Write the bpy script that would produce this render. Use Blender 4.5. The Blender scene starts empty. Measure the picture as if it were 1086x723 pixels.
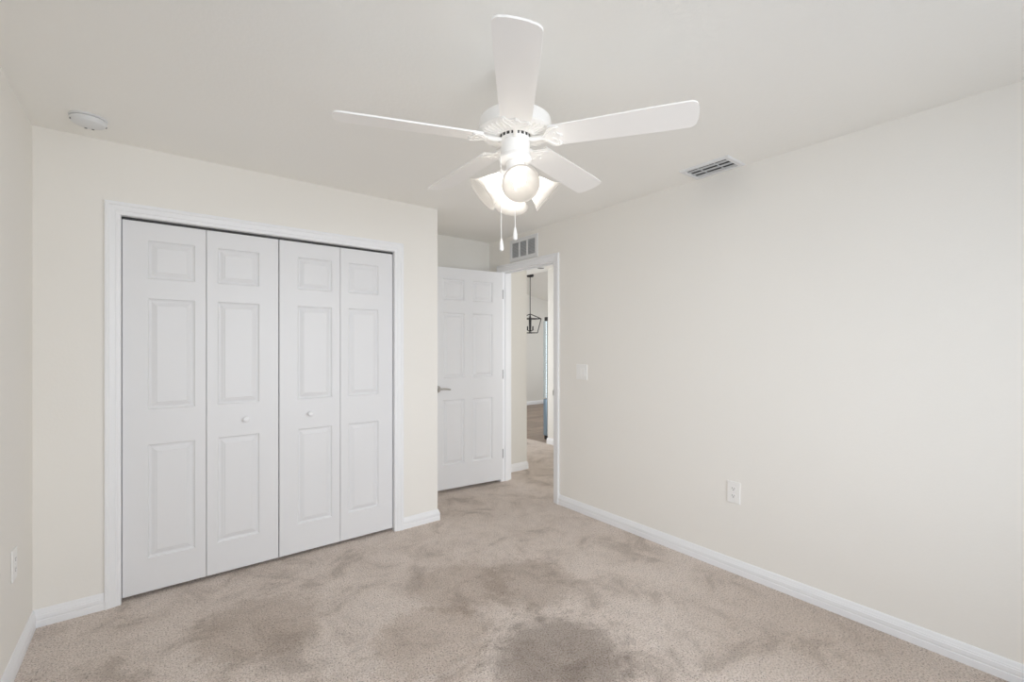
import bpy, bmesh, math, random
from mathutils import Vector, Matrix

random.seed(7)
R = math.radians
SC = bpy.context.scene
COL = SC.collection

# ------------------------------------------------------------------ camera, light, exposure
FPX, IMG_W, IMG_H = 482.0, 1086, 723
YAW = 38.2
CAM_H = 1.37
cam_data = bpy.data.cameras.new('camera')
cam_data.sensor_width = 36
cam_data.lens = FPX / IMG_W * 36
cam_data.shift_y = 5.0 / IMG_W
cam_data.clip_start = 0.02
cam = bpy.data.objects.new('camera', cam_data)
COL.objects.link(cam)
cam.location = (0, 0, CAM_H)
cam.rotation_euler = (R(90), 0, R(-YAW))
SC.camera = cam

SC.view_settings.view_transform = 'Standard'
SC.view_settings.look = 'None'
SC.view_settings.gamma = 1
SC.view_settings.use_curve_mapping = False
SC.view_settings.exposure = 0.06
SC.cycles.max_bounces = 14
SC.cycles.diffuse_bounces = 10
SC.cycles.use_denoising = True
SC.cycles.sample_clamp_indirect = 6.0

world = bpy.data.worlds.new('world')
SC.world = world
world.use_nodes = True
wn = world.node_tree
wn.nodes.clear()
wo = wn.nodes.new('ShaderNodeOutputWorld')
wb = wn.nodes.new('ShaderNodeBackground')
wb.inputs['Color'].default_value = (0.75, 0.86, 1.0, 1)
wb.inputs['Strength'].default_value = 1.0
wn.links.new(wb.outputs[0], wo.inputs[0])


def area(name, loc, rot, sx, sy, power, color, spread=180):
    d = bpy.data.lights.new(name, 'AREA')
    d.shape = 'RECTANGLE'
    d.size, d.size_y = sx, sy
    d.energy = power
    d.color = color
    d.spread = R(spread)
    o = bpy.data.objects.new(name, d)
    COL.objects.link(o)
    o.location = loc
    o.rotation_euler = rot
    return o


BULB = 62.0            # radiance of the fan's bulbs
E_BACK, E_LEFT, E_DINING, E_ENTRY, E_HALL = 24.5, 5.2, 54.0, 18.5, 19.5
# added lights at made-up unseen windows, to brighten the bedroom, dining room and hall
area('added_bedroom_light', (1.25, -1.07, 1.42), (R(78), 0, R(-3)), 2.2, 1.5, E_BACK, (0.95, 0.99, 1.04), 105)
area('added_side_light', (-0.63, 0.45, 1.42), (R(78), 0, R(-90)), 1.3, 1.5, E_LEFT, (0.95, 0.99, 1.04), 115)
area('added_dining_light', (8.36, 5.6, 1.30), (R(90), 0, R(90)), 2.4, 1.7, E_DINING, (0.95, 0.98, 1.0))
area('added_entry_light', (3.09, 5.2, 1.20), (R(90), 0, R(-90)), 1.0, 1.9, E_ENTRY, (0.98, 0.99, 1.0))
area('added_hall_light', (3.60, 0.83, 1.45), (R(90), 0, 0), 1.0, 1.3, E_HALL, (0.98, 0.99, 1.0))

# ------------------------------------------------------------------ room measures (metres)
XL, XR = -0.465, 2.755           # left and right wall
YB, YC, YF = -0.90, 3.174, 3.88  # wall behind the camera, closet wall, alcove / hall wall
XE = 1.752                       # end of the closet block
H = 2.44
T = 0.115                        # wall thickness
CX0, CX1, CZ = -0.138, 1.392, 2.062   # closet opening
DY0, DY1, DZ = 2.905, 3.668, 2.11     # doorway in the right wall
XH = 3.262                       # end of the hall wall
XK, YK = 4.33, 4.69              # kitchen wall beyond the hall
YD, XD = 8.02, 8.2               # dining room walls


# ------------------------------------------------------------------ materials
def new_mat(name):
    m = bpy.data.materials.new(name)
    m.use_nodes = True
    nt = m.node_tree
    b = nt.nodes.get('Principled BSDF')
    return m, nt, b


def simple(name, col, rough=0.5, metal=0.0, spec=0.5):
    m, nt, b = new_mat(name)
    b.inputs['Base Color'].default_value = (*col, 1)
    b.inputs['Roughness'].default_value = rough
    b.inputs['Metallic'].default_value = metal
    b.inputs['Specular IOR Level'].default_value = spec
    return m


def noise(nt, scale, detail=3, rough=0.5, vec=None):
    n = nt.nodes.new('ShaderNodeTexNoise')
    n.inputs['Scale'].default_value = scale
    n.inputs['Detail'].default_value = detail
    n.inputs['Roughness'].default_value = rough
    if vec is not None:
        nt.links.new(vec, n.inputs['Vector'])
    return n


def ramp(nt, fac, stops):
    r = nt.nodes.new('ShaderNodeValToRGB')
    e = r.color_ramp.elements
    while len(e) < len(stops):
        e.new(0.5)
    for q, (p, c) in enumerate(stops):
        e[q].position = p
        e[q].color = (*c, 1) if len(c) == 3 else c
    nt.links.new(fac, r.inputs['Fac'])
    return r


def bump(nt, b, height, strength, dist):
    u = nt.nodes.new('ShaderNodeBump')
    u.inputs['Strength'].default_value = strength
    u.inputs['Distance'].default_value = dist
    nt.links.new(height, u.inputs['Height'])
    nt.links.new(u.outputs['Normal'], b.inputs['Normal'])
    return u


def plaster(name, col, scale=90, strength=0.12, spec=0.25, rough=0.75):
    m, nt, b = new_mat(name)
    tc = nt.nodes.new('ShaderNodeTexCoord')
    b.inputs['Roughness'].default_value = rough
    b.inputs['Specular IOR Level'].default_value = spec
    n1 = noise(nt, 1.3, 2, 0.5, tc.outputs['Object'])
    c2 = tuple(v * 0.985 for v in col)
    r = ramp(nt, n1.outputs['Fac'], [(0.3, c2), (0.7, col)])
    nt.links.new(r.outputs['Color'], b.inputs['Base Color'])
    n2 = noise(nt, scale, 4, 0.6, tc.outputs['Object'])
    bump(nt, b, n2.outputs['Fac'], strength, 0.004)
    return m


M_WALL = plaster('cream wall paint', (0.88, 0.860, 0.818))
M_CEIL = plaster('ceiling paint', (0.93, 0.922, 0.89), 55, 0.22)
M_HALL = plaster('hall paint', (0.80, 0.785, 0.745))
M_TRIM = simple('white trim paint', (0.89, 0.90, 0.92), 0.38)
M_DOOR = simple('white door paint', (0.80, 0.805, 0.82), 0.42)
M_FAN = simple('white fan enamel', (0.92, 0.91, 0.89), 0.35)
M_BLADE = simple('white blade laminate', (0.95, 0.935, 0.915), 0.35)
M_PLASTIC = simple('white plastic', (0.90, 0.895, 0.88), 0.4)
M_DETECTOR = simple('cool white plastic', (0.76, 0.77, 0.78), 0.45)
M_VENT = simple('grey white vent metal', (0.78, 0.79, 0.80), 0.45)
M_LOUVER = simple('grey vent louver metal', (0.55, 0.57, 0.59), 0.45)
M_DARK = simple('dark duct shade', (0.10, 0.10, 0.10), 0.9)  # shade inside the ceiling duct put into a plate colour
M_GRILLE = simple('grille shade grey', (0.30, 0.30, 0.30), 0.8)  # shade behind the wall louvers put into this grey
M_SLOT = simple('dark slot', (0.06, 0.06, 0.06), 0.7)
M_NICKEL = simple('satin nickel', (0.55, 0.54, 0.52), 0.3, 1.0)
M_HINGE = simple('grey hinge steel', (0.25, 0.25, 0.25), 0.4, 0.6)
M_BLACK = simple('matt black metal', (0.015, 0.014, 0.014), 0.5)
M_STEEL = simple('stainless steel', (0.66, 0.74, 0.78), 0.25, 0.85)  # pale blue of window reflections put into the steel colour
M_STEEL_REFL = simple('stainless with deep blue reflection', (0.30, 0.40, 0.50), 0.3, 0.85)  # same steel, deeper blue reflection put into the colour
M_CANDLE = simple('candle sleeve black', (0.03, 0.028, 0.025), 0.5)


def carpet_mat():
    m, nt, b = new_mat('beige cut pile carpet')
    tc = nt.nodes.new('ShaderNodeTexCoord')
    P = tc.outputs['Object']
    b.inputs['Roughness'].default_value = 1.0
    b.inputs['Specular IOR Level'].default_value = 0.02
    b.inputs['Sheen Weight'].default_value = 0.1
    patches = []
    big = noise(nt, 3.4, 6, 0.68, P)          # pile brushed one way or the other by feet
    big.inputs['Distortion'].default_value = 0.6
    rb = ramp(nt, big.outputs['Fac'], [(0.37, (0.74, 0.72, 0.70)), (0.46, (0.92, 0.91, 0.90)), (0.56, (1.0,) * 3)])
    mid = noise(nt, 14, 5, 0.7, P)
    rm = ramp(nt, mid.outputs['Fac'], [(0.30, (0.88,) * 3), (0.50, (1.0,) * 3)])
    # darker patches: the deepest below the fan, small ones behind, a broad one toward the right
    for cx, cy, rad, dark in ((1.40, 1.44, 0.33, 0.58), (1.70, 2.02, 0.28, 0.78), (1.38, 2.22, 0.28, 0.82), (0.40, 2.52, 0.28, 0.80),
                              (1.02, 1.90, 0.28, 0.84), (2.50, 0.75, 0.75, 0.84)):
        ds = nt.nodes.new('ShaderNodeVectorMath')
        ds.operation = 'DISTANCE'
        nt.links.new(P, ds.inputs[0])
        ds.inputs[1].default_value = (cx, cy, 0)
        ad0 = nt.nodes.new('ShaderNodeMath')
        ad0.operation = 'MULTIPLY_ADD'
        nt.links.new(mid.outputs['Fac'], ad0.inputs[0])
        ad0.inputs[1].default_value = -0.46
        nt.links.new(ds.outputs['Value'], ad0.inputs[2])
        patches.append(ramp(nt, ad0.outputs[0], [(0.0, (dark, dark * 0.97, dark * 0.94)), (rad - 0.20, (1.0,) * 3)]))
    fine = noise(nt, 125, 3, 0.8, P)
    rf = ramp(nt, fine.outputs['Fac'], [(0.32, (0.24, 0.19, 0.165)), (0.45, (0.80, 0.69, 0.61)), (0.58, (0.97, 0.875, 0.81))])
    def mul(a, c):
        x = nt.nodes.new('ShaderNodeMix')
        x.data_type = 'RGBA'
        x.blend_type = 'MULTIPLY'
        x.inputs[0].default_value = 1
        nt.links.new(a, x.inputs[6])
        nt.links.new(c, x.inputs[7])
        return x.outputs[2]
    col = mul(mul(rf.outputs['Color'], rb.outputs['Color']), rm.outputs['Color'])
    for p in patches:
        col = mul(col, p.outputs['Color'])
    nt.links.new(col, b.inputs['Base Color'])
    vo = nt.nodes.new('ShaderNodeTexVoronoi')
    vo.inputs['Scale'].default_value = 170
    nt.links.new(P, vo.inputs['Vector'])
    ad = nt.nodes.new('ShaderNodeMath')
    ad.operation = 'SUBTRACT'
    nt.links.new(fine.outputs['Fac'], ad.inputs[0])
    nt.links.new(vo.outputs['Distance'], ad.inputs[1])
    bump(nt, b, ad.outputs[0], 0.8, 0.010)
    return m


def wood_mat():
    m, nt, b = new_mat('grey brown plank floor')
    tc = nt.nodes.new('ShaderNodeTexCoord')
    br = nt.nodes.new('ShaderNodeTexBrick')
    br.inputs['Scale'].default_value = 1
    br.inputs['Brick Width'].default_value = 1.2
    br.inputs['Row Height'].default_value = 0.18
    br.inputs['Mortar Size'].default_value = 0.003
    br.inputs['Color1'].default_value = (0.44, 0.34, 0.27, 1)
    br.inputs['Color2'].default_value = (0.30, 0.22, 0.17, 1)
    br.inputs['Mortar'].default_value = (0.14, 0.10, 0.08, 1)
    nt.links.new(tc.outputs['Object'], br.inputs['Vector'])
    mp = nt.nodes.new('ShaderNodeMapping')
    mp.inputs['Scale'].default_value = (2, 22, 1)
    nt.links.new(tc.outputs['Object'], mp.inputs['Vector'])
    n = noise(nt, 1.5, 4, 0.6, mp.outputs['Vector'])
    r = ramp(nt, n.outputs['Fac'], [(0.3, (0.72,) * 3), (0.7, (1.15,) * 3)])
    x = nt.nodes.new('ShaderNodeMix')
    x.data_type = 'RGBA'
    x.blend_type = 'MULTIPLY'
    x.inputs[0].default_value = 1
    nt.links.new(br.outputs['Color'], x.inputs[6])
    nt.links.new(r.outputs['Color'], x.inputs[7])
    nt.links.new(x.outputs[2], b.inputs['Base Color'])
    b.inputs['Roughness'].default_value = 0.4
    return m


def shade_mat():
    """thin frosted glass: some light passes straight, some is scattered through, little is thrown back"""
    m, nt, b = new_mat('lit frosted glass')
    out = nt.nodes.get('Material Output')
    b.inputs['Base Color'].default_value = (0.014, 0.013, 0.012, 1)
    b.inputs['Roughness'].default_value = 0.35
    b.inputs['Specular IOR Level'].default_value = 0.02
    b.inputs['Emission Color'].default_value = (1, 0.93, 0.85, 1)
    b.inputs['Emission Strength'].default_value = 0.72
    tr = nt.nodes.new('ShaderNodeBsdfTranslucent')
    tr.inputs['Color'].default_value = (0.66, 0.645, 0.62, 1)
    tp = nt.nodes.new('ShaderNodeBsdfTransparent')
    tp.inputs['Color'].default_value = (0.97, 0.96, 0.94, 1)
    m1 = nt.nodes.new('ShaderNodeMixShader')
    m1.inputs[0].default_value = 0.5
    nt.links.new(b.outputs[0], m1.inputs[1])
    nt.links.new(tr.outputs[0], m1.inputs[2])
    m2 = nt.nodes.new('ShaderNodeMixShader')
    m2.inputs[0].default_value = 0.12
    nt.links.new(m1.outputs[0], m2.inputs[1])
    nt.links.new(tp.outputs[0], m2.inputs[2])
    nt.links.new(m2.outputs[0], out.inputs['Surface'])
    return m


def bulb_mat():
    m, nt, b = new_mat('lit bulb')
    b.inputs['Base Color'].default_value = (0.9, 0.9, 0.9, 1)
    b.inputs['Emission Color'].default_value = (1.0, 0.97, 0.93, 1)
    b.inputs['Emission Strength'].default_value = BULB
    return m


def glass_mat():
    m, nt, b = new_mat('clear window glass')
    out = nt.nodes.get('Material Output')
    tr = nt.nodes.new('ShaderNodeBsdfTransparent')
    gl = nt.nodes.new('ShaderNodeBsdfGlossy')
    gl.inputs['Roughness'].default_value = 0.02
    mx = nt.nodes.new('ShaderNodeMixShader')
    mx.inputs[0].default_value = 0.06
    nt.links.new(tr.outputs[0], mx.inputs[1])
    nt.links.new(gl.outputs[0], mx.inputs[2])
    nt.links.new(mx.outputs[0], out.inputs['Surface'])
    return m


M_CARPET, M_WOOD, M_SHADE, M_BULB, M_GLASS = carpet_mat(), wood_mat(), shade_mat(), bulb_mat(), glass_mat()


# ------------------------------------------------------------------ mesh helpers
def obj(name, bm, mat, parent=None, smooth=False, angle=40):
    bmesh.ops.recalc_face_normals(bm, faces=bm.faces)
    me = bpy.data.meshes.new(name)
    bm.to_mesh(me)
    bm.free()
    me.materials.append(mat)
    if smooth:
        me.polygons.foreach_set('use_smooth', [True] * len(me.polygons))
        me.set_sharp_from_angle(angle=R(angle))
    o = bpy.data.objects.new(name, me)
    COL.objects.link(o)
    if parent is not None:
        o.parent = parent
    return o


def add_box(bm, lo, hi, mtx=None):
    vs = []
    for z in (lo[2], hi[2]):
        for x, y in ((lo[0], lo[1]), (hi[0], lo[1]), (hi[0], hi[1]), (lo[0], hi[1])):
            p = Vector((x, y, z))
            vs.append(bm.verts.new(mtx @ p if mtx else p))
    for f in ((0, 3, 2, 1), (4, 5, 6, 7), (0, 1, 5, 4), (1, 2, 6, 5), (2, 3, 7, 6), (3, 0, 4, 7)):
        bm.faces.new([vs[k] for k in f])
    return vs


def boxes(*pairs):
    bm = bmesh.new()
    for lo, hi in pairs:
        add_box(bm, lo, hi)
    return bm


def bevel_box(bm, lo, hi, w, seg=2):
    b2 = bmesh.new()
    add_box(b2, lo, hi)
    bmesh.ops.bevel(b2, geom=b2.edges[:], offset=w, segments=seg, profile=0.5, affect='EDGES')
    me = bpy.data.meshes.new('t')
    b2.to_mesh(me)
    b2.free()
    bm.from_mesh(me)
    bpy.data.meshes.remove(me)


def lathe(bm, prof, seg=48, mtx=None, close=False):
    """prof: list of (r, z); a radius of zero makes a pole."""
    rings = []
    for r, z in prof:
        if r < 1e-6:
            p = Vector((0, 0, z))
            rings.append([bm.verts.new(mtx @ p if mtx else p)])
        else:
            ring = []
            for k in range(seg):
                a = 2 * math.pi * k / seg
                p = Vector((r * math.cos(a), r * math.sin(a), z))
                ring.append(bm.verts.new(mtx @ p if mtx else p))
            rings.append(ring)
    pairs = list(zip(rings[:-1], rings[1:]))
    if close:
        pairs.append((rings[-1], rings[0]))
    for a, b in pairs:
        for k in range(seg):
            k2 = (k + 1) % seg
            if len(a) == 1 and len(b) == 1:
                continue
            if len(a) == 1:
                bm.faces.new((a[0], b[k], b[k2]))
            elif len(b) == 1:
                bm.faces.new((a[k], b[0], a[k2]))
            else:
                bm.faces.new((a[k], b[k], b[k2], a[k2]))


def prism(bm, pts, z0, z1, mtx=None):
    lo, hi = [], []
    for x, y in pts:
        p, q = Vector((x, y, z0)), Vector((x, y, z1))
        lo.append(bm.verts.new(mtx @ p if mtx else p))
        hi.append(bm.verts.new(mtx @ q if mtx else q))
    n = len(pts)
    bm.faces.new(lo[::-1])
    bm.faces.new(hi)
    for k in range(n):
        bm.faces.new((lo[k], lo[(k + 1) % n], hi[(k + 1) % n], hi[k]))


def bar(bm, a, b, r, seg=8):
    a, b = Vector(a), Vector(b)
    d = b - a
    q = d.to_track_quat('Z', 'Y').to_matrix().to_4x4()
    m = Matrix.Translation(a) @ q
    lathe(bm, [(0, 0), (r, 0), (r, d.length), (0, d.length)], seg, m)


def tube(bm, pts, r, seg=8):
    pts = [Vector(p) for p in pts]
    rings = []
    for k, p in enumerate(pts):
        t = (pts[min(k + 1, len(pts) - 1)] - pts[max(k - 1, 0)]).normalized()
        q = t.to_track_quat('Z', 'Y').to_matrix()
        rings.append([bm.verts.new(p + q @ Vector((r * math.cos(2 * math.pi * s / seg), r * math.sin(2 * math.pi * s / seg), 0))) for s in range(seg)])
    for a, b in zip(rings[:-1], rings[1:]):
        for s in range(seg):
            bm.faces.new((a[s], a[(s + 1) % seg], b[(s + 1) % seg], b[s]))
    bm.faces.new(rings[0][::-1])
    bm.faces.new(rings[-1])


def mould(bm, prof, p0, p1, wdir, tdir, m0=0.0, m1=0.0, key=0):
    """sweep a closed profile (w, t) from p0 to p1; each end is mitred by m * profile[key]."""
    p0, p1, wdir, tdir = Vector(p0), Vector(p1), Vector(wdir), Vector(tdir)
    d = (p1 - p0).normalized()
    A = [bm.verts.new(p0 + wdir * c[0] + tdir * c[1] - d * (m0 * c[key])) for c in prof]
    B = [bm.verts.new(p1 + wdir * c[0] + tdir * c[1] + d * (m1 * c[key])) for c in prof]
    n = len(prof)
    for k in range(n):
        bm.faces.new((A[k], A[(k + 1) % n], B[(k + 1) % n], B[k]))
    bm.faces.new(A[::-1])
    bm.faces.new(B)


def empty(name, loc, rz=0.0):
    o = bpy.data.objects.new(name, None)
    COL.objects.link(o)
    o.location = loc
    o.rotation_euler = (0, 0, rz)
    o.empty_display_size = 0.1
    return o


def tag(o, label, cat=None, group=None, kind=None):
    if label:
        o['label'] = label
    if cat:
        o['category'] = cat
    if group:
        o['group'] = group
    if kind:
        o['kind'] = kind
    return o


def struct(name, bm, mat, label, cat, smooth=False):
    return tag(obj(name, bm, mat, None, smooth), label, cat, None, 'structure')


def copy_tree(o, parent=None):
    c = o.copy()
    COL.objects.link(c)
    if parent is not None:
        c.parent = parent
    for ch in [x for x in COL.objects if x.parent == o]:
        copy_tree(ch, c)
    return c


# ------------------------------------------------------------------ the shell
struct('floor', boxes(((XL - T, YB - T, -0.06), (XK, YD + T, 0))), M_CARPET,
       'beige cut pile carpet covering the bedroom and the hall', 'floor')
struct('floor_dining', boxes(((XK, 2.4, -0.06), (XD + T, YD + T, -0.004))), M_WOOD,
       'grey brown plank floor seen beyond the doorway past the carpet edge', 'floor')
struct('ceiling', boxes(((XL - T, YB - T, H), (XK + T, YD + T, H + 0.08))), M_CEIL,
       'off-white lightly textured ceiling above the bedroom', 'ceiling')
struct('wall_left', boxes(((XL - T, YB - T, 0), (XL, -0.20, H)), ((XL - T, 1.10, 0), (XL, YF, H)),
                         ((XL - T, -0.20, 0), (XL, 1.10, 0.67)), ((XL - T, -0.20, 2.17), (XL, 1.10, H))), M_WALL,
       'cream wall at the left edge with one power outlet', 'wall')
struct('wall_front', boxes(((XL, YC, 0), (CX0 - 0.02, YC + T, H)), ((CX1 + 0.02, YC, 0), (XE, YC + T, H)),
                           ((CX0 - 0.02, YC, CZ + 0.02), (CX1 + 0.02, YC + T, H)),
                           ((XE - T, YC + T, 0), (XE, YF, H))), M_WALL,
       'cream closet wall around the white bifold doors', 'wall')
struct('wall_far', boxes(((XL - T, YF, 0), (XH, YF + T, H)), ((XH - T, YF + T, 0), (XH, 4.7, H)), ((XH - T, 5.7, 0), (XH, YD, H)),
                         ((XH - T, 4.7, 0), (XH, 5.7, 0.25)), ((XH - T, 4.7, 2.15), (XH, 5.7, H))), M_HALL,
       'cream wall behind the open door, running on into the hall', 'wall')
struct('wall_right', boxes(((XR, YB - T, 0), (XR + T, DY0 - 0.018, H)), ((XR, DY1 + 0.018, 0), (XR + T, YF, H)),
                           ((XR, DY0 - 0.018, DZ + 0.018), (XR + T, DY1 + 0.018, H))), M_WALL,
       'long cream wall with doorway, switch and outlet', 'wall')
WX0, WX1, WZ0, WZ1 = 0.15, 2.35, 0.67, 2.17
struct('wall_back', boxes(((XL, YB - T, 0), (WX0, YB, H)), ((WX1, YB - T, 0), (XR, YB, H)),
                          ((WX0, YB - T, 0), (WX1, YB, WZ0)), ((WX0, YB - T, WZ1), (WX1, YB, H))), M_WALL,
       'cream wall with an added window opening behind the viewpoint', 'wall')
# hall, kitchen wall and dining room beyond the doorway
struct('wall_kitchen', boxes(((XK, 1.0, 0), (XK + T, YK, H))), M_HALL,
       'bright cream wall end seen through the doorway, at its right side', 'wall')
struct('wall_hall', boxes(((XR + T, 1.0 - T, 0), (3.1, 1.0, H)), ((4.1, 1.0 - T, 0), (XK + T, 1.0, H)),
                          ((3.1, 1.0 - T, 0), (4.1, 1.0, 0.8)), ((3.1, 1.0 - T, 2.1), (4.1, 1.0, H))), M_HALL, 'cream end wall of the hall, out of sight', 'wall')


def zc(x):
    return 2.56 - 0.19 * (x - 6.75)


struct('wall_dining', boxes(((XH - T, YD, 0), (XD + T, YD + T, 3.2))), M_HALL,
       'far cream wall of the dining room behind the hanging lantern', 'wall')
struct('wall_east', boxes(((XD, 2.4, 0), (XD + T, 4.4, 2.5)), ((XD, 6.8, 0), (XD + T, YD, 2.5)),
                          ((XD, 4.4, 0), (XD + T, 6.8, 0.45)), ((XD, 4.4, 2.15), (XD + T, 6.8, 2.5))), M_HALL,
       'dining room wall with an added window opening, out of sight', 'wall')
struct('wall_south', boxes(((XK + T, 2.4, 0), (XD + T, 2.4 + T, 3.2))), M_HALL,
       'kitchen wall behind the refrigerator, out of sight', 'wall')
bm = bmesh.new()
prism(bm, [(XK, zc(XK)), (XD + T, zc(XD + T)), (XD + T, zc(XD + T) + 0.08), (XK, zc(XK) + 0.08)], 0, YD + T - 2.4,
      Matrix(((1, 0, 0, 0), (0, 0, 1, 2.4), (0, 1, 0, 0), (0, 0, 0, 1))))
add_box(bm, (XK, 2.4, H + 0.08), (XK + T, YD + T, zc(XK)))
struct('ceiling_dining', bm, M_CEIL, 'sloping ceiling of the dining room that the lantern hangs from', 'ceiling')

# ------------------------------------------------------------------ trim
CAS = [(0, 0), (0.066, 0), (0.066, 0.017), (0.060, 0.019), (0.050, 0.019), (0.045, 0.015), (0.028, 0.0135), (0.022, 0.0135),
       (0.019, 0.0105), (0.006, 0.0095), (0.001, 0.007)]


def casing(bm, a, b, top, along, tdir):
    """a, b: points on the floor at the two sides of the opening; along: unit vector from a to b"""
    a, b, al = Vector(a), Vector(b), Vector(along)
    up = Vector((0, 0, top))
    mould(bm, CAS, a, a + up, -al, tdir, 0, 1)
    mould(bm, CAS, b, b + up, al, tdir, 0, 1)
    mould(bm, CAS, a + up, b + up, (0, 0, 1), tdir, 1, 1)


bm = bmesh.new()
casing(bm, (CX0, YC, 0), (CX1, YC, 0), CZ, (1, 0, 0), (0, -1, 0))
add_box(bm, (CX0 - 0.018, YC, 0), (CX0, YC + T, CZ + 0.018))
add_box(bm, (CX1, YC, 0), (CX1 + 0.018, YC + T, CZ + 0.018))
add_box(bm, (CX0, YC, CZ), (CX1, YC + T, CZ + 0.018))
t1 = struct('trim_1', bm, M_TRIM, 'white moulded casing framing the closet opening', 'door casing')
bm = bmesh.new()
add_box(bm, (CX0, YC + 0.03, CZ - 0.012), (CX1, YC + 0.052, CZ))
obj('door_track', bm, M_SLOT, t1)

bm = bmesh.new()
casing(bm, (XR, DY0, 0), (XR, DY1, 0), DZ, (0, 1, 0), (-1, 0, 0))
casing(bm, (XR + T, DY0, 0), (XR + T, DY1, 0), DZ, (0, 1, 0), (1, 0, 0))
add_box(bm, (XR, DY0 - 0.018, 0), (XR + T, DY0, DZ + 0.018))
add_box(bm, (XR, DY1, 0), (XR + T, DY1 + 0.018, DZ + 0.018))
add_box(bm, (XR, DY0, DZ), (XR + T, DY1, DZ + 0.018))
for lo, hi in (((XR + 0.040, DY0, 0), (XR + 0.075, DY0 + 0.011, DZ)), ((XR + 0.040, DY1 - 0.011, 0), (XR + 0.075, DY1, DZ)),
               ((XR + 0.040, DY0 + 0.011, DZ - 0.011), (XR + 0.075, DY1 - 0.011, DZ))):
    add_box(bm, lo, hi)
t2 = struct('trim_2', bm, M_TRIM, 'white moulded casing and jamb of the doorway to the hall', 'door casing')
bm = bmesh.new()
add_box(bm, (XR + 0.004, DY0, 0.93), (XR + 0.036, DY0 + 0.0015, 0.987))
add_box(bm, (XR - 0.0115, DY0, 0.937), (XR + 0.004, DY0 + 0.004, 0.980))
tag(obj('strike_plate', bm, M_NICKEL, t2), 'satin metal strike plate')

BASE = [(0, 0), (0, 0.0145), (0.030, 0.0145), (0.033, 0.0125), (0.037, 0.0125), (0.040, 0.0145), (0.056, 0.0140), (0.060, 0.0115),
        (0.064, 0.0115), (0.068, 0.0095), (0.080, 0.0065), (0.085, 0.004), (0.085, 0)]


def baseboard(name, runs, label, mat=None):
    bm = bmesh.new()
    for p0, p1, td, m0, m1 in runs:
        mould(bm, BASE, (*p0, 0), (*p1, 0), (0, 0, 1), (*td, 0), m0, m1, 1)
    return struct(name, bm, mat or M_TRIM, label, 'baseboard')


baseboard('baseboard_left', [((XL, YB), (XL, YC), (1, 0), -1, -1)], 'white moulded baseboard along the left wall')
baseboard('baseboard_front', [((XL, YC), (CX0 - 0.066, YC), (0, -1), -1, 0), ((CX1 + 0.066, YC), (XE, YC), (0, -1), 0, 1),
                              ((XE, YC), (XE, YF), (1, 0), 1, -1)], 'white moulded baseboard on both sides of the closet doors')
baseboard('baseboard_right', [((XR, YB), (XR, DY0 - 0.066), (-1, 0), -1, 0), ((XR, DY1 + 0.066), (XR, YF), (-1, 0), 0, -1)],
          'white moulded baseboard along the long right wall')
baseboard('baseboard_back', [((XL, YB), (XR, YB), (0, 1), -1, -1)], 'white moulded baseboard under the added window, out of sight')
baseboard('baseboard_far', [((XE, YF), (XR, YF), (0, -1), -1, -1), ((XR + T, YF), (XH, YF), (0, -1), -1, 1),
                            ((XH, YF), (XH, YD), (1, 0), 1, -1)], 'white baseboard at the hall wall corner inside the doorway')
baseboard('baseboard_kitchen', [((XK, 1.0), (XK, YK), (-1, 0), -1, 1), ((XK, YK), (XK + T, YK), (0, 1), 1, 0)],
          'white baseboard at the foot of the bright wall end past the doorway')
baseboard('baseboard_dining', [((XH, YD), (XD, YD), (0, -1), -1, -1)], 'white baseboard of the far dining room wall')


# ------------------------------------------------------------------ made-up windows for the added lights (behind the viewpoint / out of sight)
def window(name, lo, hi, axis, label):
    """lo, hi: box of the opening; axis 0 = wall across x, 1 = wall across y"""
    bm = bmesh.new()
    def bx(a0, a1, z0, z1, d0=0.02, d1=0.07):
        if axis == 0:
            add_box(bm, (a0, lo[1] + d0, z0), (a1, lo[1] + d1, z1))
        else:
            add_box(bm, (lo[0] + d0, a0, z0), (lo[0] + d1, a1, z1))
    a0, a1, z0, z1 = lo[axis], hi[axis], lo[2], hi[2]
    w = 0.045
    for args in ((a0, a0 + w, z0, z1), (a1 - w, a1, z0, z1), (a0 + w, a1 - w, z0, z0 + w), (a0 + w, a1 - w, z1 - w, z1),
                 (a0 + w, a1 - w, (z0 + z1) / 2 - 0.02, (z0 + z1) / 2 + 0.02)):
        bx(*args)
    o = struct(name, bm, M_TRIM, label, 'window')
    bm = bmesh.new()
    bx(a0 + w, a1 - w, z0 + w, (z0 + z1) / 2 - 0.02, 0.042, 0.046)
    bx(a0 + w, a1 - w, (z0 + z1) / 2 + 0.02, z1 - w, 0.042, 0.046)
    obj('pane', bm, M_GLASS, o)
    return o


window('added_window_1', (WX0, YB - T, WZ0), (WX1, YB, WZ1), 0, 'added white framed bedroom window behind the viewpoint, put in for light')
window('added_window_2', (XD, 4.4, 0.45), (XD + T, 6.8, 2.15), 1, 'added white framed dining room window, put in for light, out of sight')
window('added_window_3', (XH - T, 4.7, 0.25), (XH, 5.7, 2.15), 1, 'added white framed window to brighten the kitchen wall end, out of sight')
window('added_window_5', (3.1, 1.0 - T, 0.8), (4.1, 1.0, 2.1), 0, 'added white framed window at the hall end to brighten the hall wall, out of sight')
window('added_window_4', (XL - T, -0.20, 0.67), (XL, 1.10, 2.17), 1, 'added white framed side window of the bedroom, put in for light, out of the frame')

# ------------------------------------------------------------------ moulded panel doors
RINGS = [(0.0, 0.0), (0.005, 0.0080), (0.011, 0.0110), (0.016, 0.0110), (0.030, 0.0050), (0.037, 0.0030), (0.039, 0.0010)]


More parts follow.
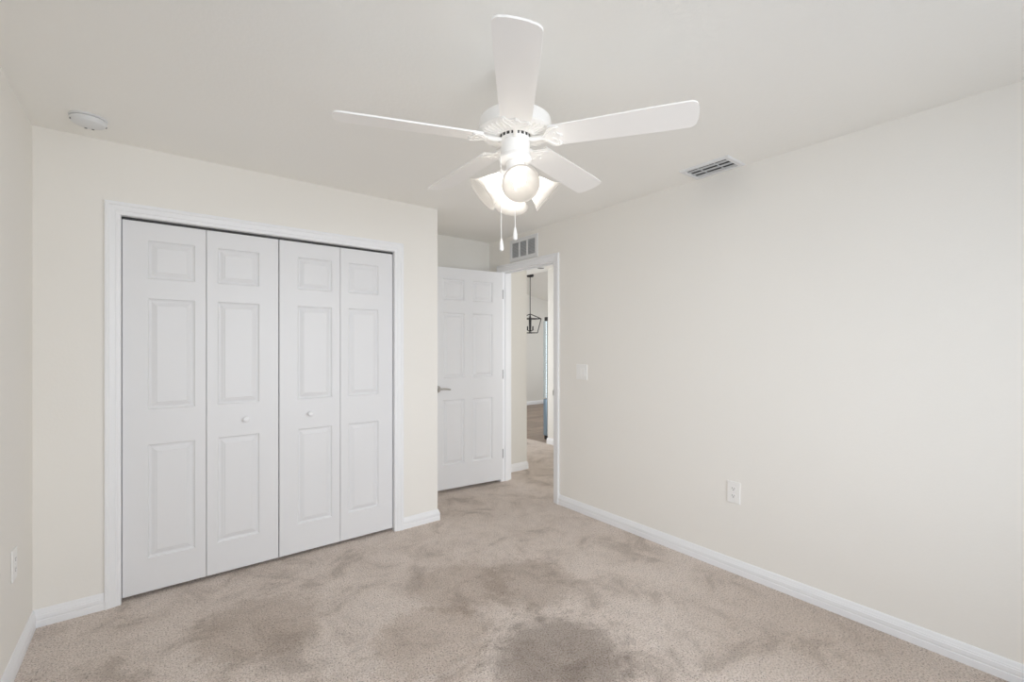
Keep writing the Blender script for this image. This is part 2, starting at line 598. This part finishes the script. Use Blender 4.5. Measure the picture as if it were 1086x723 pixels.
def panel_face(bm, xs, zs, panels, y, sgn):
    """one face of a moulded door in the plane y; panels = set of (column, row) cells; sgn: direction into the slab"""
    for i in range(len(xs) - 1):
        for j in range(len(zs) - 1):
            x0, x1, z0, z1 = xs[i], xs[i + 1], zs[j], zs[j + 1]
            if (i, j) not in panels:
                bm.faces.new([bm.verts.new(p) for p in ((x0, y, z0), (x1, y, z0), (x1, y, z1), (x0, y, z1))])
                continue
            prev = None
            for ins, dep in RINGS:
                ring = [bm.verts.new(p) for p in ((x0 + ins, y + sgn * dep, z0 + ins), (x1 - ins, y + sgn * dep, z0 + ins),
                                                  (x1 - ins, y + sgn * dep, z1 - ins), (x0 + ins, y + sgn * dep, z1 - ins))]
                if prev:
                    for k in range(4):
                        bm.faces.new((prev[k], prev[(k + 1) % 4], ring[(k + 1) % 4], ring[k]))
                prev = ring
            bm.faces.new(prev)


def slab(w, z0, z1, th, xs, zs, panels):
    """door slab from x 0..w, y 0..th (y = 0 is the face seen)"""
    bm = bmesh.new()
    xs, zs = [0] + xs + [w], [z0] + zs + [z1]
    panel_face(bm, xs, zs, panels, 0, 1)
    panel_face(bm, xs, zs, panels, th, -1)
    for a, b in (((0, 0), (0, th)), ((w, 0), (w, th))):
        bm.faces.new([bm.verts.new(p) for p in ((*a, z0), (*b, z0), (*b, z1), (*a, z1))])
    for z in (z0, z1):
        bm.faces.new([bm.verts.new(p) for p in ((0, 0, z), (w, 0, z), (w, th, z), (0, th, z))])
    bmesh.ops.remove_doubles(bm, verts=bm.verts, dist=1e-5)
    return bm


ZROWS = [0.203, 0.826, 1.019, 1.630, 1.737, 1.948]


def leaf_mesh(w, wide_left):
    s0, s1 = (0.107, 0.053) if wide_left else (0.053, 0.107)
    return slab(w, 0.022, 2.046, 0.034, [s0, w - s1], ZROWS, {(1, 1), (1, 3), (1, 5)})


def knob(parent, x, z):
    bm = bmesh.new()
    m = Matrix.Translation((x, 0, z)) @ Matrix.Rotation(R(90), 4, 'X')
    lathe(bm, [(0, 0), (0.012, 0), (0.012, 0.002), (0.0075, 0.006), (0.0075, 0.012), (0.013, 0.016), (0.0165, 0.022),
               (0.0165, 0.027), (0.013, 0.031), (0.006, 0.033), (0, 0.0333)], 28, m)
    return obj('knob', bm, M_TRIM, parent, True, 60)


edges = [CX0 + 0.002, 0.2395, 0.6240, 1.0075, 1.3875]
YDOOR = YC + 0.020
for name, k, label in (('door_1', 0, 'left bifold closet door pair, white six-panel leaves, next to the left wall'),
                       ('door_2', 2, 'right bifold closet door pair, white six-panel leaves, nearer the open door')):
    root = empty(name, (edges[k], YDOOR, 0))
    tag(root, label, 'closet door', None, 'structure')
    for q in (0, 1):
        e0, e1 = edges[k + q], edges[k + q + 1]
        g0, g1 = (0.001, 0.0016) if q == 0 else (0.0016, 0.001)
        if k + q == 1:
            g1 = 0.003
        if k + q == 2:
            g0 = 0.003
        lf = obj('leaf', leaf_mesh(e1 - e0 - g0 - g1, q == 0), M_DOOR, root)
        lf.location = (e0 + g0 - edges[k], 0, 0)
        if k + q == 1:
            knob(lf, 0.197, 0.922)
        if k + q == 2:
            knob(lf, 0.181, 0.922)

# the open bedroom door, folded back against the far wall of the alcove
DW, DTH = 0.758, 0.035
PIN = (XR - 0.006, DY1 + 0.001)
d3 = empty('door_3', (PIN[0], PIN[1], 0), R(-6.0))
tag(d3, 'white six-panel bedroom door standing open beside the doorway', 'door', None, 'structure')
# local frame: the slab runs along -x from the hinge pin; its seen face is at y = -DTH
bm = slab(DW, 0.034, 2.100, DTH, [0.115, 0.335, 0.423, 0.643], [0.256, 0.864, 1.068, 1.678, 1.796, 1.993],
          {(1, 1), (1, 3), (1, 5), (3, 1), (3, 3), (3, 5)})
for v in bm.verts:
    v.co = Vector((v.co.x - DW - 0.006, v.co.y - DTH, v.co.z))
obj('slab', bm, M_DOOR, d3)
for z in (1.885, 1.085, 0.29):
    bm = bmesh.new()
    add_box(bm, (-0.0058, -DTH + 0.0005, z - 0.045), (0.0030, -0.002, z + 0.045))
    bar(bm, (0, 0, z - 0.046), (0, 0, z + 0.046), 0.0045, 10)
    tag(obj('hinge', bm, M_HINGE, d3), 'grey steel hinge')
bm = bmesh.new()
m = Matrix.Translation((-DW - 0.006 + 0.062, -DTH, 0.97)) @ Matrix.Rotation(R(90), 4, 'X')
lathe(bm, [(0, 0), (0.031, 0), (0.031, 0.004), (0.026, 0.009), (0.012, 0.011), (0.010, 0.014), (0.010, 0.045), (0, 0.045)], 32, m)
hx, hy = -DW - 0.006 + 0.062, -DTH - 0.047
tube(bm, [(hx - 0.010, hy, 0.970), (hx + 0.010, hy, 0.972), (hx + 0.045, hy - 0.002, 0.974), (hx + 0.080, hy, 0.970),
          (hx + 0.110, hy + 0.003, 0.964)], 0.0075, 12)
m = Matrix.Translation((-DW - 0.006 + 0.062, 0, 0.97)) @ Matrix.Rotation(R(-90), 4, 'X')
lathe(bm, [(0, 0), (0.031, 0), (0.031, 0.004), (0.012, 0.009), (0.010, 0.03), (0, 0.03)], 32, m)
tag(obj('lever_handle', bm, M_NICKEL, d3, True), 'satin nickel lever handle')

# ------------------------------------------------------------------ ceiling fan (hangs from the ceiling)
FX, FY = 1.106, 1.388
fan = empty('ceiling_fan', (FX, FY, H), R(-YAW))
fan.rotation_euler = (0, R(-0.4), R(-YAW))
tag(fan, 'white five-blade ceiling fan with four lit glass shades and two pull chains', 'ceiling fan')


def fz(z):
    return z - H


bm = bmesh.new()
lathe(bm, [(0, 0), (0.066, 0), (0.068, -0.012), (0.064, -0.035), (0.050, -0.055), (0.026, -0.066), (0, -0.066)], 40)
obj('canopy', bm, M_FAN, fan, True)
bm = bmesh.new()
bar(bm, (0, 0, -0.060), (0, 0, fz(2.262)), 0.0135, 20)
lathe(bm, [(0, fz(2.285)), (0.024, fz(2.285)), (0.032, fz(2.272)), (0.040, fz(2.255)), (0, fz(2.255))], 28)
obj('downrod', bm, M_FAN, fan, True)
bm = bmesh.new()
lathe(bm, [(0, fz(2.258)), (0.104, fz(2.258)), (0.128, fz(2.254)), (0.138, fz(2.246)), (0.1405, fz(2.236)), (0.1405, fz(2.206)),
           (0.144, fz(2.203)), (0.144, fz(2.197)), (0.138, fz(2.192)), (0.133, fz(2.190)), (0, fz(2.190))], 72)
mh = obj('motor_housing', bm, M_FAN, fan, True, 30)
# ribbed underside ring of the motor
bm = bmesh.new()
N = 160
ringv = []
for k in range(N):
    a = 2 * math.pi * k / N
    up = 0.0055 if (k // 2) % 2 else 0.0
    prof = [(0.135, 2.1905), (0.128, 2.186 + up), (0.083, 2.180 + up), (0.077, 2.179), (0.070, 2.179), (0.068, 2.190)]
    ringv.append([bm.verts.new((r * math.cos(a), r * math.sin(a), fz(z))) for r, z in prof])
for k in range(N):
    A, B = ringv[k], ringv[(k + 1) % N]
    for q in range(len(A) - 1):
        bm.faces.new((A[q], A[q + 1], B[q + 1], B[q]))
obj('ribbed_ring', bm, M_FAN, mh)
# rotor hub with dark cooling slots
bm = bmesh.new()
lathe(bm, [(0, fz(2.192)), (0.060, fz(2.192)), (0.060, fz(2.168)), (0.056, fz(2.163)), (0, fz(2.163))], 48)
hub = obj('rotor_hub', bm, M_FAN, fan, True)
bm = bmesh.new()
for k in range(20):
    m = Matrix.Rotation(2 * math.pi * (k + 0.5) / 20, 4, 'Z')
    add_box(bm, (0.0592, -0.0055, fz(2.184)), (0.0606, 0.0055, fz(2.173)), m)
tag(obj('cooling_slots', bm, M_SLOT, hub), 'dark cooling slots')
# switch housing and light fitter
bm = bmesh.new()
lathe(bm, [(0, fz(2.165)), (0.052, fz(2.165)), (0.056, fz(2.160)), (0.0565, fz(2.112)), (0.060, fz(2.108)), (0.063, fz(2.102)),
           (0.063, fz(2.094)), (0.056, fz(2.087)), (0.042, fz(2.083)), (0, fz(2.083))], 48)
obj('switch_housing', bm, M_FAN, fan, True, 30)
bm = bmesh.new()
lathe(bm, [(0, fz(2.086)), (0.036, fz(2.086)), (0.036, fz(2.035)), (0.030, fz(2.022)), (0.016, fz(2.014)), (0.010, fz(2.004)),
           (0.006, fz(1.996)), (0, fz(1.994))], 36)
obj('light_fitter', bm, M_FAN, fan, True)

LPHASE, DROOP = 8.0, 40.0
BELL = [(0.0, 0.0225), (0.004, 0.0265), (0.014, 0.0290), (0.030, 0.0350), (0.050, 0.0430), (0.070, 0.0490), (0.088, 0.0560), (0.102, 0.0645), (0.110, 0.0710)]
NECK_R, NECK_Z = 0.046, 2.026
for k in range(4):
    ang = R(-90 + 90 * k + LPHASE)
    # local z of this frame is the axis of the shade, pointing out and down
    m = (Matrix.Translation((NECK_R * math.cos(ang), NECK_R * math.sin(ang), fz(NECK_Z)))
         @ Matrix.Rotation(ang, 4, 'Z') @ Matrix.Rotation(R(90 + DROOP), 4, 'Y'))
    bm = bmesh.new()
    lathe(bm, [(0, -0.030), (0.016, -0.030), (0.018, -0.012), (0.029, -0.008), (0.029, 0.010), (0.026, 0.010), (0.024, -0.004), (0, -0.004)], 32, m)
    obj('socket_cup', bm, M_FAN, fan, True)
    bm = bmesh.new()
    outer = [(r, s) for s, r in BELL]
    inner = [(r - 0.0028, s + 0.0004) for s, r in reversed(BELL)]
    lathe(bm, outer + inner, 48, m, close=True)
    sh = obj('lamp_shade', bm, M_SHADE, fan, True, 70)
    bm = bmesh.new()
    lathe(bm, [(0, 0.000), (0.013, 0.000), (0.014, 0.020), (0.019, 0.032), (0.0245, 0.046), (0.0258, 0.056), (0.0236, 0.068),
               (0.0163, 0.0775), (0.007, 0.0820), (0, 0.0824)], 28, m)
    tag(obj('bulb', bm, M_BULB, sh, True, 80), 'lit white bulb')


def blade_outline():
    r0, r1 = 0.140, 0.662
    half = lambda r: 0.056 + 0.0105 * min(1, max(0, (r - r0) / (0.75 * (r1 - r0))))
    top = []
    c = 0.026
    n = 14
    for i in range(n + 1):
        r = r0 + (r1 - c - r0) * i / n
        top.append((r, half(r)))
    h1 = half(r1)
    for i in range(1, 8):
        a = math.pi / 2 * i / 7
        top.append((r1 - c + c * math.sin(a), h1 - c + c * math.cos(a)))
    tip = [(r1 + 0.004, h1 * 0.4), (r1 + 0.005, 0)]
    pts = top + tip
    return pts + [(x, -y) for x, y in reversed(pts[:-1])]


def iron_outline():
    """decorative bracket plate with a scalloped outer edge"""
    pts = [(0.112, 0.013), (0.120, 0.020), (0.128, 0.034), (0.136, 0.047), (0.147, 0.055), (0.160, 0.0575), (0.172, 0.055), (0.180, 0.049),
           (0.180, 0.042), (0.174, 0.034), (0.170, 0.026), (0.171, 0.018), (0.177, 0.011), (0.185, 0.005), (0.188, 0.0)]
    return pts + [(x, -y) for x, y in reversed(pts[:-1])]


PITCH = 12.0
BZ = 2.166
for k in range(5):
    ang = R(-90 + 72 * k)
    m = Matrix.Rotation(ang, 4, 'Z') @ Matrix.Translation((0, 0, fz(BZ))) @ Matrix.Rotation(R(-PITCH), 4, 'X')
    bm = bmesh.new()
    prism(bm, blade_outline(), 0.000, 0.006, m)
    bl = obj('blade', bm, M_BLADE, fan)
    bm = bmesh.new()
    prism(bm, iron_outline(), -0.0045, 0.0, m)
    # raised scroll work and screws on the bracket
    for s in (-1, 1):
        tube(bm, [m @ Vector(p) for p in ((0.120, 0.008 * s, -0.0045), (0.132, 0.020 * s, -0.0048), (0.146, 0.036 * s, -0.0048),
                                          (0.158, 0.045 * s, -0.0046), (0.166, 0.047 * s, -0.0045))], 0.0022, 8)
        tube(bm, [m @ Vector(p) for p in ((0.148, 0.003 * s, -0.0046), (0.158, 0.011 * s, -0.0048), (0.163, 0.021 * s, -0.0048),
                                          (0.156, 0.028 * s, -0.0046))], 0.0018, 8)
    for px, py in ((0.170, 0.047), (0.170, -0.047), (0.178, 0.0)):
        lathe(bm, [(0, -0.0078), (0.0045, -0.007), (0.0055, -0.0045), (0, -0.0045)], 14, m @ Matrix.Translation((px, py, 0)))
    # arm curving up into the rotor hub
    a2 = Matrix.Rotation(ang, 4, 'Z')
    arm = [(0.052, 0, fz(2.170)), (0.070, 0, fz(2.1665)), (0.090, 0, fz(2.1665)), (0.108, 0, fz(2.168)), (0.124, 0, fz(2.170))]
    tube(bm, [a2 @ Vector(p) for p in arm], 0.0085, 12)
    obj('blade_bracket', bm, M_FAN, bl, True, 35)


def chain(x, y, z0, z1, lab):
    bm = bmesh.new()
    n = int((z0 - z1) / 0.0034)
    for i in range(n):
        z = z0 - (i + 0.5) * (z0 - z1) / n
        bmesh.ops.create_icosphere(bm, subdivisions=1, radius=0.0019, matrix=Matrix.Translation((x, y, fz(z))))
    bar(bm, (x, y, fz(z0)), (x, y, fz(z1)), 0.0007, 6)
    c = obj('pull_chain', bm, M_FAN, fan, True)
    bm = bmesh.new()
    lathe(bm, [(0, fz(z1 + 0.002)), (0.0022, fz(z1)), (0.0045, fz(z1 - 0.006)), (0.0070, fz(z1 - 0.022)), (0.0082, fz(z1 - 0.036)), (0.0074, fz(z1 - 0.044)),
               (0.004, fz(z1 - 0.047)), (0, fz(z1 - 0.0475))], 20, Matrix.Translation((x, y, 0)))
    obj('pull_fob', bm, M_FAN, c, True)


chain(-0.056, -0.032, 2.104, 1.780, 'l')
chain(-0.0035, -0.064, 2.100, 1.815, 'r')

# ------------------------------------------------------------------ smoke detector
sd = empty('smoke_detector', (-0.243, 2.905, H))
tag(sd, 'round white smoke detector on the ceiling near the left corner', 'smoke detector')
bm = bmesh.new()
lathe(bm, [(0, 0), (0.068, 0), (0.069, -0.006), (0.066, -0.009), (0, -0.009)], 48)
obj('mounting_plate', bm, M_DETECTOR, sd, True, 30)
bm = bmesh.new()
lathe(bm, [(0, -0.0085), (0.0635, -0.0105), (0.066, -0.013), (0.064, -0.024), (0.058, -0.032), (0.046, -0.037), (0, -0.039)], 48)
sdb = obj('body', bm, M_DETECTOR, sd, True, 30)
for a in (12, 196):
    bm = bmesh.new()
    add_box(bm, (0.0595, -0.005, -0.0285), (0.0650, 0.005, -0.0230), Matrix.Rotation(R(a), 4, 'Z'))
    tag(obj('sensor_slot', bm, M_HINGE, sdb), 'dark sensor slot')
for a, r in ((72, 0.041), (108, 0.041)):
    bm = bmesh.new()
    lathe(bm, [(0, -0.0400), (0.005, -0.0395), (0.005, -0.034), (0, -0.034)], 14, Matrix.Rotation(R(a), 4, 'Z') @ Matrix.Translation((r, 0, 0)))
    tag(obj('status_lamp', bm, M_HINGE, sdb), 'small dark status lamp')

# ------------------------------------------------------------------ ceiling air register
cv = empty('ceiling_vent', (2.631, 1.4055, H))
tag(cv, 'white rectangular air register on the ceiling beside the right wall', 'air vent')
hw, hl, fi = 0.104, 0.152, 0.030
bm = bmesh.new()
RECT = [(-hw, -hl), (hw, -hl), (hw, hl), (-hw, hl)]
def frame_mesh(bm, hw, hl, fi, th, mtx=None):
    """picture-frame flange with a sloping face, projecting to -z"""
    prof = [(0, 0), (0, -0.003), (0.006, -th), (fi - 0.003, -th), (fi, -th + 0.004), (fi, 0)]
    rings = []
    for ins, z in prof:
        a, b = hw - ins, hl - ins
        rings.append([bm.verts.new((mtx or Matrix()) @ Vector(p)) for p in ((-a, -b, z), (a, -b, z), (a, b, z), (-a, b, z))])
    for A, B in zip(rings, rings[1:] + rings[:1]):
        for k in range(4):
            bm.faces.new((A[k], A[(k + 1) % 4], B[(k + 1) % 4], B[k]))
frame_mesh(bm, hw, hl, fi, 0.010)
obj('frame', bm, M_VENT, cv)
bm = bmesh.new()
add_box(bm, (-hw + fi - 0.002, -hl + fi - 0.002, -0.0012), (hw - fi + 0.002, hl - fi + 0.002, -0.0002))
tag(obj('duct_shade_plate', bm, M_DARK, cv), 'dark plate in place of the shaded duct')
bm = bmesh.new()
iw = hw - fi
for k in range(3):
    x = -iw + (k + 0.5) * 2 * iw / 3
    m = Matrix.Translation((x, 0, -0.0080)) @ Matrix.Rotation(R(3), 4, 'Y')
    add_box(bm, (-0.0110, -hl + fi, -0.0007), (0.0110, hl - fi, 0.0007), m)
for s in (-1, 1):
    add_box(bm, (-iw, s * 0.05 - 0.0015, -0.0075), (iw, s * 0.05 + 0.0015, -0.0015))
obj('louvers', bm, M_LOUVER, cv)

# ------------------------------------------------------------------ return air grille above the doorway
rv = empty('wall_vent', (XR, 3.322, 2.293), R(-90))
tag(rv, 'grey three-section air grille on the wall above the doorway', 'air vent')
# local: x right along the wall, y into the wall, z up
WM = Matrix.Rotation(R(-90), 4, 'X') @ Matrix.Identity(4)     # flange -z -> -y
WM = Matrix(((1, 0, 0, 0), (0, 0, 1, 0), (0, 1, 0, 0), (0, 0, 0, 1)))
bm = bmesh.new()
frame_mesh(bm, 0.208, 0.108, 0.038, 0.009, WM)
for x in (-0.058, 0.058):
    add_box(bm, (x - 0.010, -0.0085, -0.072), (x + 0.010, -0.001, 0.072))
obj('frame', bm, M_VENT, rv)
bm = bmesh.new()
add_box(bm, (-0.172, -0.0012, -0.072), (0.172, -0.0002, 0.072))
tag(obj('duct_shade_plate', bm, M_GRILLE, rv), 'grey plate in place of the shaded duct')
bm = bmesh.new()
for k in range(11):
    z = -0.064 + k * 0.0128
    m = Matrix.Translation((0, -0.0040, z)) @ Matrix.Rotation(R(-38), 4, 'X')
    add_box(bm, (-0.170, -0.0052, -0.0005), (0.170, 0.0052, 0.0005), m)
obj('louvers', bm, M_LOUVER, rv)


# ------------------------------------------------------------------ outlets and switches
def make_outlet():
    o = empty('power_outlet', (XR, 1.330, 0.485), R(-90))
    bm = bmesh.new()
    bevel_box(bm, (-0.039, -0.0065, -0.065), (0.039, -0.0003, 0.065), 0.0022, 2)
    obj('faceplate', bm, M_PLASTIC, o)
    for s in (-1, 1):
        bm = bmesh.new()
        pts = []
        for k in range(24):
            a = 2 * math.pi * k / 24
            pts.append((0.0165 * math.cos(a), max(-0.0135, min(0.0135, 0.0165 * math.sin(a)))))
        m = Matrix.Translation((0, -0.0066, s * 0.0215)) @ WM
        prism(bm, pts, -0.0014, 0.0, m)
        r = obj('receptacle', bm, M_PLASTIC, o)
        bm = bmesh.new()
        zc_ = s * 0.0215
        add_box(bm, (-0.0075, -0.0083, zc_ - 0.001), (-0.0053, -0.0079, zc_ + 0.0075))
        add_box(bm, (0.0053, -0.0083, zc_ - 0.001), (0.0075, -0.0079, zc_ + 0.0065))
        lathe(bm, [(0, -0.0003), (0.0028, -0.0003), (0.0028, 0.0001), (0, 0.0001)], 12, Matrix.Translation((0, -0.0081, zc_ - 0.0068)) @ WM)
        tag(obj('slots', bm, M_SLOT, r), 'dark plug slots')
    bm = bmesh.new()
    lathe(bm, [(0, -0.0016), (0.0026, -0.001), (0.0032, 0), (0, 0)], 14, Matrix.Translation((0, -0.0066, 0)) @ WM)
    obj('screw', bm, M_VENT, o)
    return o


outlet = make_outlet()
tag(outlet, 'white power outlet low on the long right wall', 'power outlet', 'white wall outlets')
o2 = copy_tree(outlet)
o2.location = (XL, 2.785, 0.455)
o2.rotation_euler = (0, 0, R(90))
o2['label'] = 'white power outlet low on the left wall, at the picture edge'

sw = empty('light_switch', (XR, 2.572, 1.155), R(-90))
tag(sw, 'white double rocker switch plate on the wall by the doorway', 'light switch')
bm = bmesh.new()
bevel_box(bm, (-0.060, -0.0065, -0.062), (0.060, -0.0003, 0.062), 0.0022, 2)
obj('faceplate', bm, M_PLASTIC, sw)
for x in (-0.023, 0.023):
    bm = bmesh.new()
    v = add_box(bm, (x - 0.0165, -0.0075, -0.0335), (x + 0.0165, -0.0062, 0.0335))
    for q in (0, 1):            # lower edge pressed out
        v[q].co.y -= 0.004
    obj('rocker', bm, M_PLASTIC, sw)

# ------------------------------------------------------------------ beyond the doorway
PX, PY = 5.72, 6.70
pz = zc(PX) - 0.02
pl = empty('pendant_lantern', (PX, PY, pz), R(-YAW))
tag(pl, 'black open cage lantern hanging on a rod, seen through the doorway', 'pendant light')
bm = bmesh.new()
lathe(bm, [(0, 0.034), (0.066, 0.034), (0.070, -0.012), (0.060, -0.034), (0.014, -0.040), (0, -0.040)], 32)
obj('canopy', bm, M_BLACK, pl, True)
zt, zs_, zb = 1.985 - pz, 1.890 - pz, 1.618 - pz
bm = bmesh.new()
bar(bm, (0, 0, -0.03), (0, 0, zt), 0.007, 10)
obj('rod', bm, M_BLACK, pl, True)
bm = bmesh.new()
ht, hb = 0.150, 0.100
ct = [(s * ht, t * ht, zs_) for s, t in ((-1, -1), (1, -1), (1, 1), (-1, 1))]
cb = [(s * hb, t * hb, zb) for s, t in ((-1, -1), (1, -1), (1, 1), (-1, 1))]
rot = Matrix.Rotation(R(38), 4, 'Z')
ct = [rot @ Vector(p) for p in ct]
cb = [rot @ Vector(p) for p in cb]
for k in range(4):
    bar(bm, ct[k], ct[(k + 1) % 4], 0.008)
    bar(bm, cb[k], cb[(k + 1) % 4], 0.008)
    bar(bm, ct[k], cb[k], 0.008)
    bar(bm, (0, 0, zt), ct[k], 0.008)
obj('cage', bm, M_BLACK, pl)
bm = bmesh.new()
bar(bm, (0, 0, zt), (0, 0, zb + 0.03), 0.010, 10)
lathe(bm, [(0, zb + 0.07), (0.02, zb + 0.06), (0.03, zb + 0.045), (0.012, zb + 0.03), (0, zb + 0.025)], 20)
cl = []
for k in range(4):
    a = R(45 + 90 * k)
    x, y = 0.072 * math.cos(a), 0.072 * math.sin(a)
    tube(bm, [(0, 0, zb + 0.05), (0.5 * x, 0.5 * y, zb + 0.035), (x, y, zb + 0.055)], 0.006)
    cl.append((x, y))
obj('candle_arms', bm, M_BLACK, pl, True)
for x, y in cl:
    bm = bmesh.new()
    lathe(bm, [(0, zb + 0.05), (0.016, zb + 0.05), (0.018, zb + 0.056), (0.011, zb + 0.060), (0.011, zb + 0.125), (0.006, zb + 0.130), (0, zb + 0.13)], 16,
          Matrix.Translation((x, y, 0)))
    obj('candle', bm, M_CANDLE, pl, True)

cf = empty('hall_ceiling_fixture', (4.165, 4.655, H))
tag(cf, 'small round grey fixture on the hall ceiling, just under the door head', 'ceiling fixture')
bm = bmesh.new()
lathe(bm, [(0, 0), (0.062, 0), (0.062, -0.006), (0.052, -0.010), (0.045, -0.004), (0, -0.004)], 32)
obj('ring', bm, M_VENT, cf, True)
bm = bmesh.new()
lathe(bm, [(0, -0.0045), (0.045, -0.0045), (0.038, -0.012), (0, -0.014)], 32)
tag(obj('cover', bm, M_HINGE, cf, True), 'grey cover')

# refrigerator beside the kitchen wall end
fr = empty('refrigerator', (4.50, 4.975, 0))
tag(fr, 'sliver of a stainless steel refrigerator behind the bright wall end', 'refrigerator')
bm = bmesh.new()
bevel_box(bm, (0.004, -0.76, 0.045), (0.896, -0.075, 1.735), 0.006, 2)
obj('body', bm, M_STEEL, fr)
for x0, x1 in ((0, 0.448), (0.452, 0.90)):
    bm = bmesh.new()
    bevel_box(bm, (x0, -0.070, 0.600), (x1, 0, 1.735), 0.008, 2)
    d = obj('door', bm, M_STEEL, fr)
    bm = bmesh.new()
    hx_ = 0.405 if x0 == 0 else 0.495
    tube(bm, [(hx_, 0.0, 0.80), (hx_, 0.045, 0.82), (hx_, 0.045, 1.45), (hx_, 0.0, 1.47)], 0.011, 10)
    obj('handle', bm, M_STEEL, d, True)
bm = bmesh.new()
bevel_box(bm, (0, -0.070, 0.055), (0.90, 0, 0.590), 0.008, 2)
d = obj('drawer', bm, M_STEEL_REFL, fr)
bm = bmesh.new()
tube(bm, [(0.10, 0.0, 0.50), (0.12, 0.045, 0.50), (0.78, 0.045, 0.50), (0.80, 0.0, 0.50)], 0.011, 10)
obj('handle', bm, M_STEEL, d, True)
for x in (0.012, 0.838):
    bm = bmesh.new()
    bevel_box(bm, (x, -0.105, 1.736), (x + 0.05, -0.012, 1.790), 0.005, 2)
    tag(obj('hinge_cap', bm, M_BLACK, fr), 'black hinge cap')
for x in (0.006, 0.856):
    for y in (-0.70, -0.065):
        bm = bmesh.new()
        bevel_box(bm, (x, y, -0.004), (x + 0.038, y + 0.05, 0.055), 0.005, 2)
        tag(obj('foot', bm, M_BLACK, fr), 'black foot')
